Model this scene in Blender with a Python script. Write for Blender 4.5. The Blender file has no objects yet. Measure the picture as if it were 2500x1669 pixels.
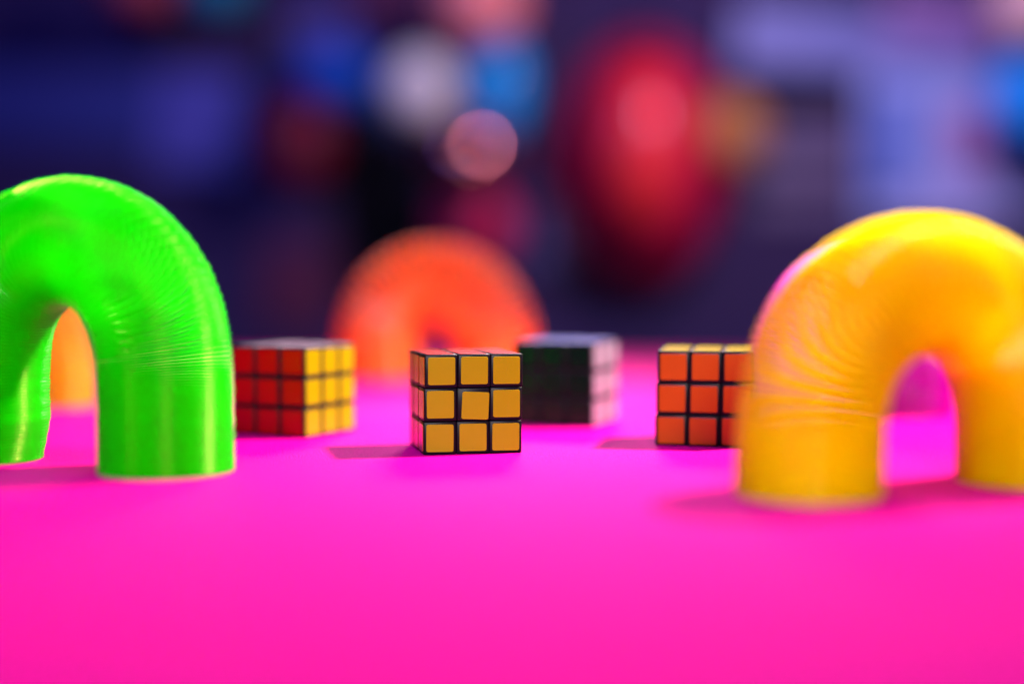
import bpy, bmesh, math, random
from mathutils import Vector, Matrix
PI = math.pi
rnd = random.Random(11)
S = bpy.context.scene
C = S.collection

# ------------------------------------------------------------------ camera
cd = bpy.data.cameras.new('camera')
cam = bpy.data.objects.new('camera', cd); C.objects.link(cam)
cam.location = (0, 0, 0.1005)
cam.rotation_euler = (math.radians(90 - 2.6), 0, 0)
cd.sensor_width = 36; cd.lens = 50
cd.clip_start = 0.01; cd.clip_end = 100
cd.dof.use_dof = True
cd.dof.focus_distance = 0.808
cd.dof.aperture_fstop = 1.0
cd.dof.aperture_blades = 0
S.camera = cam
S.view_settings.view_transform = 'Standard'
S.view_settings.look = 'None'
S.view_settings.exposure = 0
S.view_settings.gamma = 1

# ------------------------------------------------------------------ world: dim violet room
w = bpy.data.worlds.new('World'); S.world = w; w.use_nodes = True
bg = w.node_tree.nodes['Background']
bg.inputs['Color'].default_value = (0.30, 0.10, 0.85, 1)
bg.inputs['Strength'].default_value = 0.045

# ------------------------------------------------------------------ lamps
def area(name, loc, target, power, col, size, size_y=None, spread=180, shape='DISK'):
    l = bpy.data.lights.new(name, 'AREA'); l.energy = power; l.color = col
    l.shape = shape if size_y is None else 'RECTANGLE'
    l.size = size
    if size_y: l.size_y = size_y
    l.spread = math.radians(spread)
    o = bpy.data.objects.new(name, l); C.objects.link(o)
    o.location = loc
    o.rotation_euler = (Vector(target) - Vector(loc)).to_track_quat('-Z', 'Y').to_euler()
    return o
# key lamp above the table on the right, a little behind the toys
area('key_lamp', (0.61, 1.03, 0.81), (-0.02, 0.98, 0), 14.0, (1.0, 0.84, 0.68), 0.07, spread=76)
# soft lamp beside and above the camera
area('front_lamp', (0.14, -0.45, 0.44), (0.03, 1.0, 0.07), 2.8, (1.0, 0.95, 0.95), 0.24, spread=60)
# soft violet lamp over the table
area('overhead_lamp', (-0.12, 0.52, 1.12), (-0.06, 0.80, 0.0), 10.5, (0.32, 0.34, 1.0), 0.40)
# spot added beyond the table's far edge to brighten the orange spring
area('spring_backlight', (0.10, 2.5, 0.95), (-0.07, 1.45, 0.07), 2.8, (1.0, 0.80, 0.85), 0.40, spread=40)
# small lamp high on the left, giving the streaks on the green spring
area('left_lamp', (-0.95, 0.15, 0.75), (-0.2, 0.78, 0.08), 0.9, (1.0, 0.93, 0.62), 0.12, spread=70)
# lamps over the far wall
area('wall_lamp_blue', (-1.3, 2.7, 1.4), (-1.0, 4.5, 0.4), 18.0, (0.08, 0.13, 1.0), 0.4)
area('wall_lamp_violet', (0.9, 2.7, 1.4), (0.7, 4.5, 0.3), 46.0, (0.72, 0.57, 1.0), 0.16)

# ------------------------------------------------------------------ helpers
def col4(c): return (c[0], c[1], c[2], 1)
def mat(name, base, rough=0.5, spec=0.5, var=0.06, nscale=40, bump=0.0, bscale=300,
        translucent=0.0, tcol=None, sheen=0.0, tint=None, coat=0.0, sss=0.0, bdist=0.001, sscale=0.012, metal=0.0):
    m = bpy.data.materials.new(name); m.use_nodes = True
    nt = m.node_tree; N = nt.nodes; L = nt.links
    p = N['Principled BSDF']; out = N['Material Output']
    p.inputs['Roughness'].default_value = rough
    p.inputs['Specular IOR Level'].default_value = spec
    p.inputs['Sheen Weight'].default_value = sheen; p.inputs['Sheen Roughness'].default_value = 0.3; p.inputs['Sheen Tint'].default_value = (1, 0.75, 0.95, 1)
    p.inputs['Coat Weight'].default_value = coat
    if tint: p.inputs['Specular Tint'].default_value = col4(tint)
    tc = N.new('ShaderNodeTexCoord')
    no = N.new('ShaderNodeTexNoise'); no.inputs['Scale'].default_value = nscale; no.inputs['Detail'].default_value = 6
    L.new(tc.outputs['Object'], no.inputs['Vector'])
    mx = N.new('ShaderNodeMix'); mx.data_type = 'RGBA'
    mx.inputs[6].default_value = col4([v * (1 - var) for v in base])
    mx.inputs[7].default_value = col4([min(1, v * (1 + var)) for v in base])
    L.new(no.outputs['Fac'], mx.inputs[0])
    L.new(mx.outputs[2], p.inputs['Base Color'])
    if sss:
        p.inputs['Subsurface Weight'].default_value = sss; p.inputs['Subsurface Radius'].default_value = (1, 1, 1); p.inputs['Subsurface Scale'].default_value = sscale
    p.inputs['Metallic'].default_value = metal
    if bump > 0:
        n2 = N.new('ShaderNodeTexNoise'); n2.inputs['Scale'].default_value = bscale; n2.inputs['Detail'].default_value = 5
        L.new(tc.outputs['Object'], n2.inputs['Vector'])
        b = N.new('ShaderNodeBump'); b.inputs['Strength'].default_value = bump; b.inputs['Distance'].default_value = bdist
        L.new(n2.outputs['Fac'], b.inputs['Height']); L.new(b.outputs['Normal'], p.inputs['Normal'])
    if translucent > 0:
        t = N.new('ShaderNodeBsdfTranslucent'); t.inputs['Color'].default_value = col4(tcol or base)
        ms = N.new('ShaderNodeMixShader'); ms.inputs[0].default_value = translucent
        L.new(p.outputs[0], ms.inputs[1]); L.new(t.outputs[0], ms.inputs[2]); L.new(ms.outputs[0], out.inputs['Surface'])
    return m

def link(name, mesh, parent=None):
    o = bpy.data.objects.new(name, mesh); C.objects.link(o)
    if parent: o.parent = parent
    return o
def mesh_of(name, bm, m, smooth=False):
    me = bpy.data.meshes.new(name); bm.normal_update(); bm.to_mesh(me); bm.free()
    me.materials.append(m)
    if smooth:
        for p in me.polygons: p.use_smooth = True
    return me
def empty(name, loc, rz=0):
    o = bpy.data.objects.new(name, None); C.objects.link(o)
    o.empty_display_size = 0.02; o.location = loc; o.rotation_euler = (0, 0, rz); return o
def tag(o, label=None, cat=None, group=None, kind=None):
    if label: o['label'] = label
    if cat: o['category'] = cat
    if group: o['group'] = group
    if kind: o['kind'] = kind
    return o
def box_bm(x0, x1, y0, y1, z0, z1, bevel=0, seg=2):
    bm = bmesh.new(); bmesh.ops.create_cube(bm, size=1)
    bmesh.ops.scale(bm, vec=(x1 - x0, y1 - y0, z1 - z0), verts=bm.verts)
    bmesh.ops.translate(bm, vec=((x0 + x1) / 2, (y0 + y1) / 2, (z0 + z1) / 2), verts=bm.verts)
    if bevel: bmesh.ops.bevel(bm, geom=bm.edges[:], offset=bevel, segments=seg, profile=0.5, affect='EDGES')
    return bm
def lathe_bm(prof, n=40):
    bm = bmesh.new(); rows = []
    for r, z in prof:
        if r < 1e-6: rows.append([bm.verts.new((0, 0, z))])
        else: rows.append([bm.verts.new((r * math.cos(2 * PI * k / n), r * math.sin(2 * PI * k / n), z)) for k in range(n)])
    for a, b in zip(rows, rows[1:]):
        for k in range(n):
            k2 = (k + 1) % n
            if len(a) == 1 and len(b) > 1: bm.faces.new((a[0], b[k2], b[k]))
            elif len(b) == 1 and len(a) > 1: bm.faces.new((a[k], a[k2], b[0]))
            elif len(a) > 1: bm.faces.new((a[k], a[k2], b[k2], b[k]))
    bmesh.ops.recalc_face_normals(bm, faces=bm.faces)
    return bm

# ------------------------------------------------------------------ setting
m_table = mat('pink_card', (0.58, 0.0, 0.205), rough=0.62, spec=0.022, var=0.45, nscale=450, bump=1.0, bscale=800, bdist=0.0016)
m_wall = mat('wall_paint', (0.042, 0.025, 0.075), rough=0.8, spec=0.1, var=0.15, nscale=3, bump=0.2)
t = link('table_surface', mesh_of('table_surface', box_bm(-1.3, 1.3, -0.4, 1.80, -0.02, 0, 0.002), m_table))
tag(t, 'hot pink matte table surface the toys stand on', kind='structure')
wl = link('wall', mesh_of('wall', box_bm(-4, 4, 4.7, 4.8, -0.8, 3.2), m_wall))
tag(wl, 'dark violet wall far behind the table', kind='structure')

# ------------------------------------------------------------------ puzzle cubes
CS = 0.057; U = CS / 3
m_black = mat('black_plastic', (0.003, 0.002, 0.005), rough=0.4, spec=0.09, var=0.3, nscale=200)
def sticker_mat(n, c): return mat('sticker_' + n, c, rough=0.24, spec=0.2, var=0.04, nscale=120, bump=0.04, bscale=500)
ST = {'yellow': sticker_mat('yellow', (0.215, 0.15, 0.0)),
      'orange': sticker_mat('orange', (0.26, 0.034, 0.0)),
      'red': sticker_mat('red', (0.20, 0.0, 0.0)),
      'white': sticker_mat('white', (0.15, 0.105, 0.155)),
      'blue': sticker_mat('blue', (0.04, 0.05, 0.22)),
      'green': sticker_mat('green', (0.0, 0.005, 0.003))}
def piece_mesh():
    g = 0.00012
    return mesh_of('cube_piece', box_bm(-U/2+g, U/2-g, -U/2+g, U/2-g, -U/2+g, U/2-g, 0.0007, 2), m_black, True)
PIECE = piece_mesh()
def sticker_mesh(m):
    bm = bmesh.new(); a = 0.0078; r = 0.0011; h = 0.0003; ring = []
    for cx, cy, s in ((a-r, a-r, 0), (-a+r, a-r, 1), (-a+r, -a+r, 2), (a-r, -a+r, 3)):
        for k in range(5):
            t_ = (s + k / 4) * PI / 2
            ring.append((cx + r * math.cos(t_), cy + r * math.sin(t_)))
    lo = [bm.verts.new((x, y, -0.0002)) for x, y in ring]
    mi = [bm.verts.new((x, y, h * 0.7)) for x, y in ring]
    hi = [bm.verts.new((x * 0.985, y * 0.985, h)) for x, y in ring]
    n = len(ring)
    for A, B in ((lo, mi), (mi, hi)):
        for k in range(n): bm.faces.new((A[k], A[(k+1) % n], B[(k+1) % n], B[k]))
    bm.faces.new(hi)
    return mesh_of('sticker', bm, m)
SM = {k: sticker_mesh(m) for k, m in ST.items()}
FACES = {'front': ((0, -1, 0), (PI/2, 0, 0)), 'back': ((0, 1, 0), (-PI/2, 0, 0)),
         'left': ((-1, 0, 0), (0, -PI/2, 0)), 'right': ((1, 0, 0), (0, PI/2, 0)),
         'top': ((0, 0, 1), (0, 0, 0)), 'bottom': ((0, 0, -1), (PI, 0, 0))}
def puzzle_cube(loc, yaw, cols, twist, label, crooked=False):
    """loc = centre of the base; twist = yaw of the bottom, middle and top layer"""
    root = empty('puzzle_cube', loc, math.radians(yaw))
    tag(root, label, 'puzzle cube', 'colourful puzzle cubes on the pink table')
    for k in range(3):
        tw = math.radians(twist[k])
        for i in (-1, 0, 1):
            for j in (-1, 0, 1):
                if i == j == 0 and k == 1: continue
                p = link('cube_piece', PIECE, root)
                q = Matrix.Rotation(tw, 3, 'Z') @ Vector((i * U, j * U, 0))
                p.location = (q.x, q.y, (k + 0.5) * U)
                p.rotation_euler = (math.radians(rnd.uniform(-.25, .25)), math.radians(rnd.uniform(-.25, .25)), tw + math.radians(rnd.uniform(-.35, .35)))
                for f, (d, rot) in FACES.items():
                    if (d[0] and d[0] != i) or (d[1] and d[1] != j) or (d[2] and d[2] != k - 1): continue
                    s = link('sticker', SM[cols[f]], p)
                    a_ = U / 2 - 0.00012
                    off = [rnd.uniform(-.00018, .00018) for _ in range(3)]
                    spin = math.radians(rnd.uniform(-.7, .7))
                    if crooked and f == 'front' and i == 0 and k == 1:
                        off = [0.0011, 0, -0.0008]; spin = math.radians(-2.9)
                        s['label'] = 'crooked yellow sticker in the middle of the front'
                    s.location = [d[n] * a_ if d[n] else off[n] for n in range(3)]
                    s.rotation_euler = (Matrix.Rotation(rot[0], 3, 'X') @ Matrix.Rotation(rot[1], 3, 'Y') @ Matrix.Rotation(spin, 3, 'Z')).to_euler()
    return root
def base_from_corner(x, y, yaw, sx, sy):
    """centre of the base when a base corner (sx, sy = -1 or 1 in the cube's own axes) stands at x, y"""
    a = math.radians(yaw); lx, ly = -sx * CS / 2, -sy * CS / 2
    return (x + lx * math.cos(a) - ly * math.sin(a), y + lx * math.sin(a) + ly * math.cos(a), 0)
puzzle_cube(base_from_corner(-0.0497, 0.800, 12.5, -1, -1), 12.5,
            dict(front='yellow', left='orange', top='red', right='green', back='white', bottom='blue'),
            (-0.7, 0.0, 0.9), 'sharp puzzle cube with a yellow front and one crooked sticker, standing in the middle', crooked=True)
puzzle_cube(base_from_corner(-0.1292, 0.884, -27, 1, -1), -27,
            dict(front='red', right='yellow', top='white', left='green', back='orange', bottom='blue'),
            (-0.3, 0.1, 0.3), 'puzzle cube showing a dark red and a yellow side beside the green spring')
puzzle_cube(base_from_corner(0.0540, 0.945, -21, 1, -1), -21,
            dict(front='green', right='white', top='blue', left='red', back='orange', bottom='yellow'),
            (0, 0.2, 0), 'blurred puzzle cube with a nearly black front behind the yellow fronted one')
puzzle_cube(base_from_corner(0.0860, 0.846, -12, -1, -1), -12,
            dict(front='orange', left='blue', top='yellow', right='green', back='red', bottom='white'),
            (-1.5, 0.0, 1.3), 'puzzle cube with an orange front half hidden by the yellow spring')

# ------------------------------------------------------------------ plastic coil springs
def spring_mesh(name, m, D, span, top, seg=60, h=0.0016, wdt=0.006, seed=1, ease=0.3, splay=0.0):
    """one continuous flat plastic ribbon wound into a coil and bent into an arch; feet at x = -span/2 and +span/2"""
    rr = random.Random(seed)
    R = D / 2
    # path: straight leg, curvature easing in, even bend, easing out, straight leg
    NA = 400; w_ = ease
    ramp = lambda u: (lambda q: q * q * (3 - 2 * q))(min(1, max(0, min(u, 1 - u) / w_)))
    kk = [ramp((i + .5) / NA) for i in range(NA)]; ks = sum(kk)
    th = PI / 2; pts = [(0.0, 0.0)]
    for i in range(NA):
        d_ = PI * kk[i] / ks; th -= d_ / 2
        pts.append((pts[-1][0] + math.cos(th), pts[-1][1] + math.sin(th))); th -= d_ / 2
    sc = span / pts[-1][0]
    leg = top - R - max(p[1] for p in pts) * sc          # straight part of each leg
    path = [(-span / 2 - splay * (1 - i / 60) ** 1.1, leg * i / 60) for i in range(60)] + [(-span / 2 + p[0] * sc, leg + p[1] * sc) for p in pts] \
        + [(span / 2, leg - leg * i / 60) for i in range(1, 61)]
    curv = [0] * 60 + [PI * k_ / ks / sc for k_ in kk] + [0] * 61
    tan = []
    for i in range(len(path)):
        a = path[max(0, i - 1)]; b = path[min(len(path) - 1, i + 1)]
        tan.append(PI / 2 if i <= 60 else math.atan2(b[1] - a[1], b[0] - a[0]))   # turns stay level in a leaning leg
    s = [0]; coils = [0]
    for i, (a, b) in enumerate(zip(path, path[1:])):
        s.append(s[-1] + math.dist(a, b))
        # the turns touch along the inside of the bend and fan out along the outside
        pitch = h * 1.05 / max(0.3, 1 - curv[i] * R)
        coils.append(coils[-1] + (s[-1] - s[-2]) / pitch)
    total = coils[-1]; steps = int(total * seg)
    jit = [(rr.gauss(0, .00015), rr.gauss(0, .00010), rr.gauss(0, .0015), rr.gauss(0, .13)) for _ in range(int(total) + 3)]
    sec = [(-.0009, -h*.5), (-wdt, -h*.44), (-wdt, h*.44), (-.0009, h*.5), (-.0002, h*.3), (0, 0), (-.0002, -h*.3)]
    verts = []; faces = []; j = 0
    for k in range(steps + 1):
        c = k / seg
        while j < len(coils) - 2 and coils[j + 1] < c: j += 1
        f = min(1, max(0, (c - coils[j]) / max(1e-9, coils[j+1] - coils[j])))
        px = path[j][0] + (path[j+1][0] - path[j][0]) * f
        pz = path[j][1] + (path[j+1][1] - path[j][1]) * f
        ta = tan[j] + (tan[j+1] - tan[j]) * f
        ci = int(c); cf = c - ci
        open_ = min(1, max(0, pz / max(leg, 1e-6) - .7)) if pz < leg else 1
        jr = jit[ci][0] * (1 - cf) + jit[ci+1][0] * cf
        jy = jit[ci][1] * (1 - cf) + jit[ci+1][1] * cf
        tl = jit[ci][3] * (1 - cf) + jit[ci+1][3] * cf
        ta += (jit[ci][2] * (1 - cf) + jit[ci+1][2] * cf) * open_
        T = Vector((math.cos(ta), 0, math.sin(ta))); Nn = Vector((-math.sin(ta), 0, math.cos(ta))); Bn = Vector((0, 1, 0))
        ph = 2 * PI * c
        e = Nn * math.cos(ph) + Bn * math.sin(ph)
        P = Vector((px, jy, pz))
        for (ra, ax) in sec:
            v = P + e * (R + jr + ra + (ax * tl if ra > -.003 else 0)) + T * ax
            flat = ax < 0 and c < 1.02 or ax > 0 and c > total - 1.02
            verts.append((v.x, v.y, -0.0009 if flat else max(v.z, -0.0008)))
        if k:
            n = len(sec); a0 = (k - 1) * n; b0 = k * n
            for q in range(n):
                q2 = (q + 1) % n
                faces.append((a0 + q, b0 + q, b0 + q2, a0 + q2))
    n = len(sec)
    faces.append(tuple(range(n))[::-1]); faces.append(tuple(range(steps * n, steps * n + n)))
    verts = [(x, y, z + 0.0009) for x, y, z in verts]
    me = bpy.data.meshes.new(name); me.from_pydata(verts, [], faces); me.materials.append(m)
    bm = bmesh.new(); bm.from_mesh(me); bmesh.ops.recalc_face_normals(bm, faces=bm.faces); bm.to_mesh(me); bm.free()
    for p in me.polygons: p.use_smooth = True
    return me
def plastic(n, c, t, tcol, tint, rough=0.24, spec=0.9, sscale=0.012): return mat(n, c, rough=rough, sscale=sscale, spec=spec, var=0.05, nscale=60, translucent=t, tcol=tcol, tint=tint, sss=1.0)
m_green = plastic('green_plastic', (0.0, 0.70, 0.0), 0.48, (0.0, 1.0, 0.0), (1, 1, 0.08), spec=0.6)
m_yellow = plastic('yellow_plastic', (1.0, 0.61, 0.0), 0.36, (1.0, 0.66, 0.0), (1, 0.95, 0.15), spec=0.4)
m_amber = plastic('amber_plastic', (0.95, 0.42, 0.0), 0.38, (1.0, 0.46, 0.0), (1, 0.8, 0.4))
m_orange = plastic('orange_plastic', (1.0, 0.18, 0.02), 0.5, (1.0, 0.22, 0.0), (1, 0.7, 0.6), sscale=0.004)
m_magenta = plastic('magenta_plastic', (0.60, 0.0, 0.50), 0.40, (0.7, 0.0, 0.6), (1, 0.7, 1))
def spring(foot_a, foot_b, m, D, top, label, group='plastic coil springs bent into arches', **kw):
    a = Vector(foot_a); b = Vector(foot_b); d = b - a
    o = link('coil_spring', spring_mesh('coil_spring', m, D, d.length, top, **kw))
    o.location = ((a.x + b.x) / 2, (a.y + b.y) / 2, 0)
    o.rotation_euler = (0, 0, math.atan2(d.y, d.x))
    tag(o, label, 'spring toy', group)
    return o
spring((-0.2915, 0.783), (-0.180, 0.737), m_green, 0.070, 0.1535, 'bright green coil spring arching in the foreground', seed=1, seg=64, splay=0.0055)
spring((0.1384, 0.660), (0.255, 0.700), m_yellow, 0.069, 0.1305, 'bright yellow coil spring arching in front of the orange fronted cube', seed=2, seg=64)
spring((-0.130, 1.40), (-0.018, 1.40), m_orange, 0.085, 0.1365, 'red orange coil spring arching behind the yellow fronted cube', seed=3, seg=48, h=0.002)
spring((0.205, 1.00), (0.290, 1.05), m_magenta, 0.070, 0.122, 'magenta coil spring mostly hidden behind the yellow spring', seed=4, seg=48)
spring((-0.487, 1.10), (-0.362, 1.12), m_amber, 0.070, 0.130, 'amber coil spring glimpsed through the gap under the green spring', seed=5, seg=48)

# ------------------------------------------------------------------ blurred things along the far wall
def bgmat(n, c, rough=0.5, spec=0.4): return mat(n, c, rough=rough, spec=spec, var=0.12, nscale=8)
def lantern(x, y, z, rx, rz, m, label, cat='paper lantern', cord_to=3.0, grp='round lanterns hanging by the far wall'):
    root = empty('paper_lantern', (x, y, z)); tag(root, label, cat, grp)
    prof = [(0, -rz)] + [(rx * math.sin(PI * k / 24) * (1 + .012 * (k % 2)), -rz * math.cos(PI * k / 24)) for k in range(1, 24)] + [(0, rz)]
    link('lantern_shade', mesh_of('lantern_shade', lathe_bm(prof, 36), m, True), root)
    link('lantern_cap', mesh_of('lantern_cap', lathe_bm([(0, rz * .97), (rx * .25, rz * .97), (rx * .22, rz * 1.05), (0, rz * 1.06)], 20), m_black, True), root)
    link('cord', mesh_of('cord', lathe_bm([(0, rz * 1.05), (.0015, rz * 1.05), (.0015, cord_to - z), (0, cord_to - z)], 8), m_black), root)
    return root
def poster(x0, x1, z0, z1, y, m, label, tilt=0, cat='poster', name='poster'):
    o = link(name, mesh_of(name, box_bm(-(x1-x0)/2, (x1-x0)/2, -.004, .004, -(z1-z0)/2, (z1-z0)/2), m))
    o.location = ((x0+x1)/2, y, (z0+z1)/2); o.rotation_euler = (0, math.radians(tilt), 0)
    tag(o, label, cat); return o
k = 3.0 / 3472
def X(px, Y=3.0): return (px - 1250) * Y / 3472
def Z(py, Y=3.0): return 0.1005 + (677 - py) * Y / 3472
def ball(px, py, w, h, m, label, Y=3.0):
    Y = Y + 1.45
    return lantern(round(X(px, Y), 3), Y, round(Z(py, Y), 3), w * Y / 6944, h * Y / 6944, m, label)
ball(1025, 222, 170, 170, bgmat('white_paper', (0.88, 0.84, 0.62)), 'pale grey round lantern above the orange spring', 2.9)
ball(1215, 215, 150, 270, bgmat('azure_paper', (0.0, 0.32, 0.62), rough=.2), 'azure lantern just right of the pale grey one', 3.0)
ball(820, 190, 190, 170, bgmat('navy_paper', (0.0, 0.08, 0.40)), 'deep blue lantern left of the pale grey one', 3.0)
ball(1170, 15, 230, 210, bgmat('coral_paper', (1.0, 0.26, 0.20), rough=.14), 'coral pink lantern at the top above the azure one', 2.9)
ball(1150, 385, 200, 200, mat('rose_foil', (1.0, 0.28, 0.22), rough=.2, metal=1.0, var=.12, nscale=8), 'shiny rose lantern directly below the pale grey one', 2.8)
ball(1160, 555, 210, 190, bgmat('crimson_paper', (0.60, 0.008, 0.07)), 'crimson lantern low behind the orange spring', 3.05)
ball(1570, 365, 225, 430, bgmat('scarlet_paper', (0.85, 0.025, 0.03), rough=.3), 'tall scarlet lantern in the middle of the far wall', 2.9)
ball(1565, 400, 420, 610, bgmat('red_halo', (0.42, 0.0, 0.04)), 'dark red halo of the scarlet lantern, modelled as a larger ball behind it', 3.15)  # dim halo around the scarlet lantern, put in as a second shape
ball(1775, 330, 190, 190, bgmat('ochre_paper', (0.50, 0.20, 0.04)), 'dull ochre lantern right of the scarlet one', 3.05)
ball(730, 350, 190, 230, bgmat('maroon_paper', (0.16, 0.0, 0.01)), 'maroon lantern left of the rose one', 3.0)
ball(2500, 250, 200, 220, bgmat('sky_paper', (0.0, 0.28, 0.75)), 'vivid blue lantern at the right edge', 2.9)
ball(2510, 20, 200, 200, bgmat('blush_paper', (0.75, 0.45, 0.40)), 'blush coloured lantern in the top right corner', 2.9)
ball(350, -25, 170, 130, bgmat('brick_paper', (0.5, 0.06, 0.05)), 'brick red lantern at the top left', 2.9)
ball(540, -25, 150, 130, bgmat('teal_paper', (0.0, 0.25, 0.25)), 'teal lantern at the top left', 2.9)
m_lav = bgmat('lavender_card', (0.15, 0.17, 0.40)); m_lav2 = bgmat('pale_card', (0.32, 0.38, 0.66))
m_dark = bgmat('dark_card', (0.003, 0.002, 0.004), spec=.05); m_peri = bgmat('periwinkle_card', (0.09, 0.08, 0.30)); m_mauve = bgmat('mauve_card', (0.40, 0.16, 0.35))
Yp = 4.67
poster(X(1790, Yp), X(2560, Yp), Z(190, Yp), Z(45, Yp), Yp, m_lav, 'lavender banner across the top of the wall at right', tilt=4, cat='banner', name='banner')
poster(X(2100, Yp), X(2560, Yp), Z(540, Yp), Z(185, Yp), 4.65, m_lav2, 'pale lavender poster above the yellow spring')
poster(X(2300, Yp), X(2400, Yp), Z(420, Yp), Z(270, Yp), 4.63, m_mauve, 'small mauve card stuck on the pale poster', tilt=-12, cat='card', name='card')
poster(X(1800, Yp), X(2090, Yp), Z(250, Yp), Z(200, Yp), 4.65, m_dark, 'dark strip left of the pale poster', tilt=-4, cat='strip', name='dark_strip')
poster(X(380, Yp), X(590, Yp), Z(420, Yp), Z(180, Yp), 4.67, m_peri, 'periwinkle poster above the green spring', tilt=6)
poster(X(845, Yp), X(1060, Yp), Z(720, Yp), Z(345, Yp), 4.65, m_dark, 'black sheet standing in for the dark gap behind the left side of the orange spring', cat='poster', name='dark_gap_sheet')  # shade in the gap between the hung things, put in as a black sheet

# more paper pinned flat to the wall
m_blue = bgmat('blue_card', (0.0, 0.035, 0.16)); m_ink = bgmat('indigo_card', (0.03, 0.035, 0.16)); m_plum = bgmat('plum_card', (0.11, 0.075, 0.15)); m_pink = bgmat('raspberry_card', (0.36, 0.03, 0.16))
poster(X(-160, Yp), X(600, Yp), Z(360, Yp), Z(170, Yp), 4.685, m_ink, 'wide indigo banner behind the periwinkle poster', tilt=2, cat='banner', name='banner')
poster(X(690, Yp), X(1260, Yp), Z(310, Yp), Z(130, Yp), 4.685, m_blue, 'blue banner behind the pale grey lantern', tilt=-2, cat='banner', name='banner')
poster(X(1300, Yp), X(1400, Yp), Z(640, Yp), Z(480, Yp), 4.68, m_peri, 'small grey violet card low between the crimson and scarlet lanterns', tilt=5, cat='card', name='card')
poster(X(1385, Yp), X(1480, Yp), Z(600, Yp), Z(410, Yp), 4.60, m_pink, 'raspberry card just left of the scarlet lantern', tilt=-8, cat='card', name='card')
for q, (y0, y1, d_) in enumerate(((300, 360, 'upper'), (380, 445, 'middle'), (470, 530, 'lower'))):
    poster(X(1840, Yp), X(2090, Yp), Z(y1, Yp), Z(y0, Yp), 4.68, m_plum, d_ + ' of three plum strips beside the pale poster', tilt=-1, cat='strip', name='paper_strip')
m_wine = bgmat('wine_card', (0.10, 0.002, 0.03)); m_viol = bgmat('violet_card', (0.10, 0.07, 0.24))
poster(X(640, Yp), X(830, Yp), Z(800, Yp), Z(590, Yp), 4.685, m_wine, 'wine coloured card low on the wall left of the orange spring', tilt=3, cat='card', name='card')
poster(X(690, Yp), X(860, Yp), Z(120, Yp), Z(40, Yp), 4.67, m_viol, 'violet card above the deep blue lantern', tilt=-5, cat='card', name='card')
poster(X(870, Yp), X(1030, Yp), Z(60, Yp), Z(-90, Yp), 4.67, m_wine, 'wine coloured card at the top edge left of the coral lantern', tilt=4, cat='card', name='card')
m_cob = bgmat('cobalt_card', (0.09, 0.17, 0.50)); m_lil = bgmat('lilac_card', (0.26, 0.13, 0.34)); m_fog = bgmat('pale_lilac_card', (0.42, 0.42, 0.70))
poster(X(2110, Yp), X(2215, Yp), Z(470, Yp), Z(230, Yp), 4.62, m_cob, 'cobalt card along the left edge of the pale poster', tilt=3, cat='card', name='card')
poster(X(2140, Yp), X(2460, Yp), Z(120, Yp), Z(10, Yp), 4.64, m_lil, 'lilac sheet over the top right of the lavender banner', tilt=7, cat='sheet', name='paper_sheet')
poster(X(2190, Yp), X(2480, Yp), Z(540, Yp), Z(445, Yp), 4.62, m_fog, 'palest lilac sheet low on the pale poster', tilt=-4, cat='sheet', name='paper_sheet')
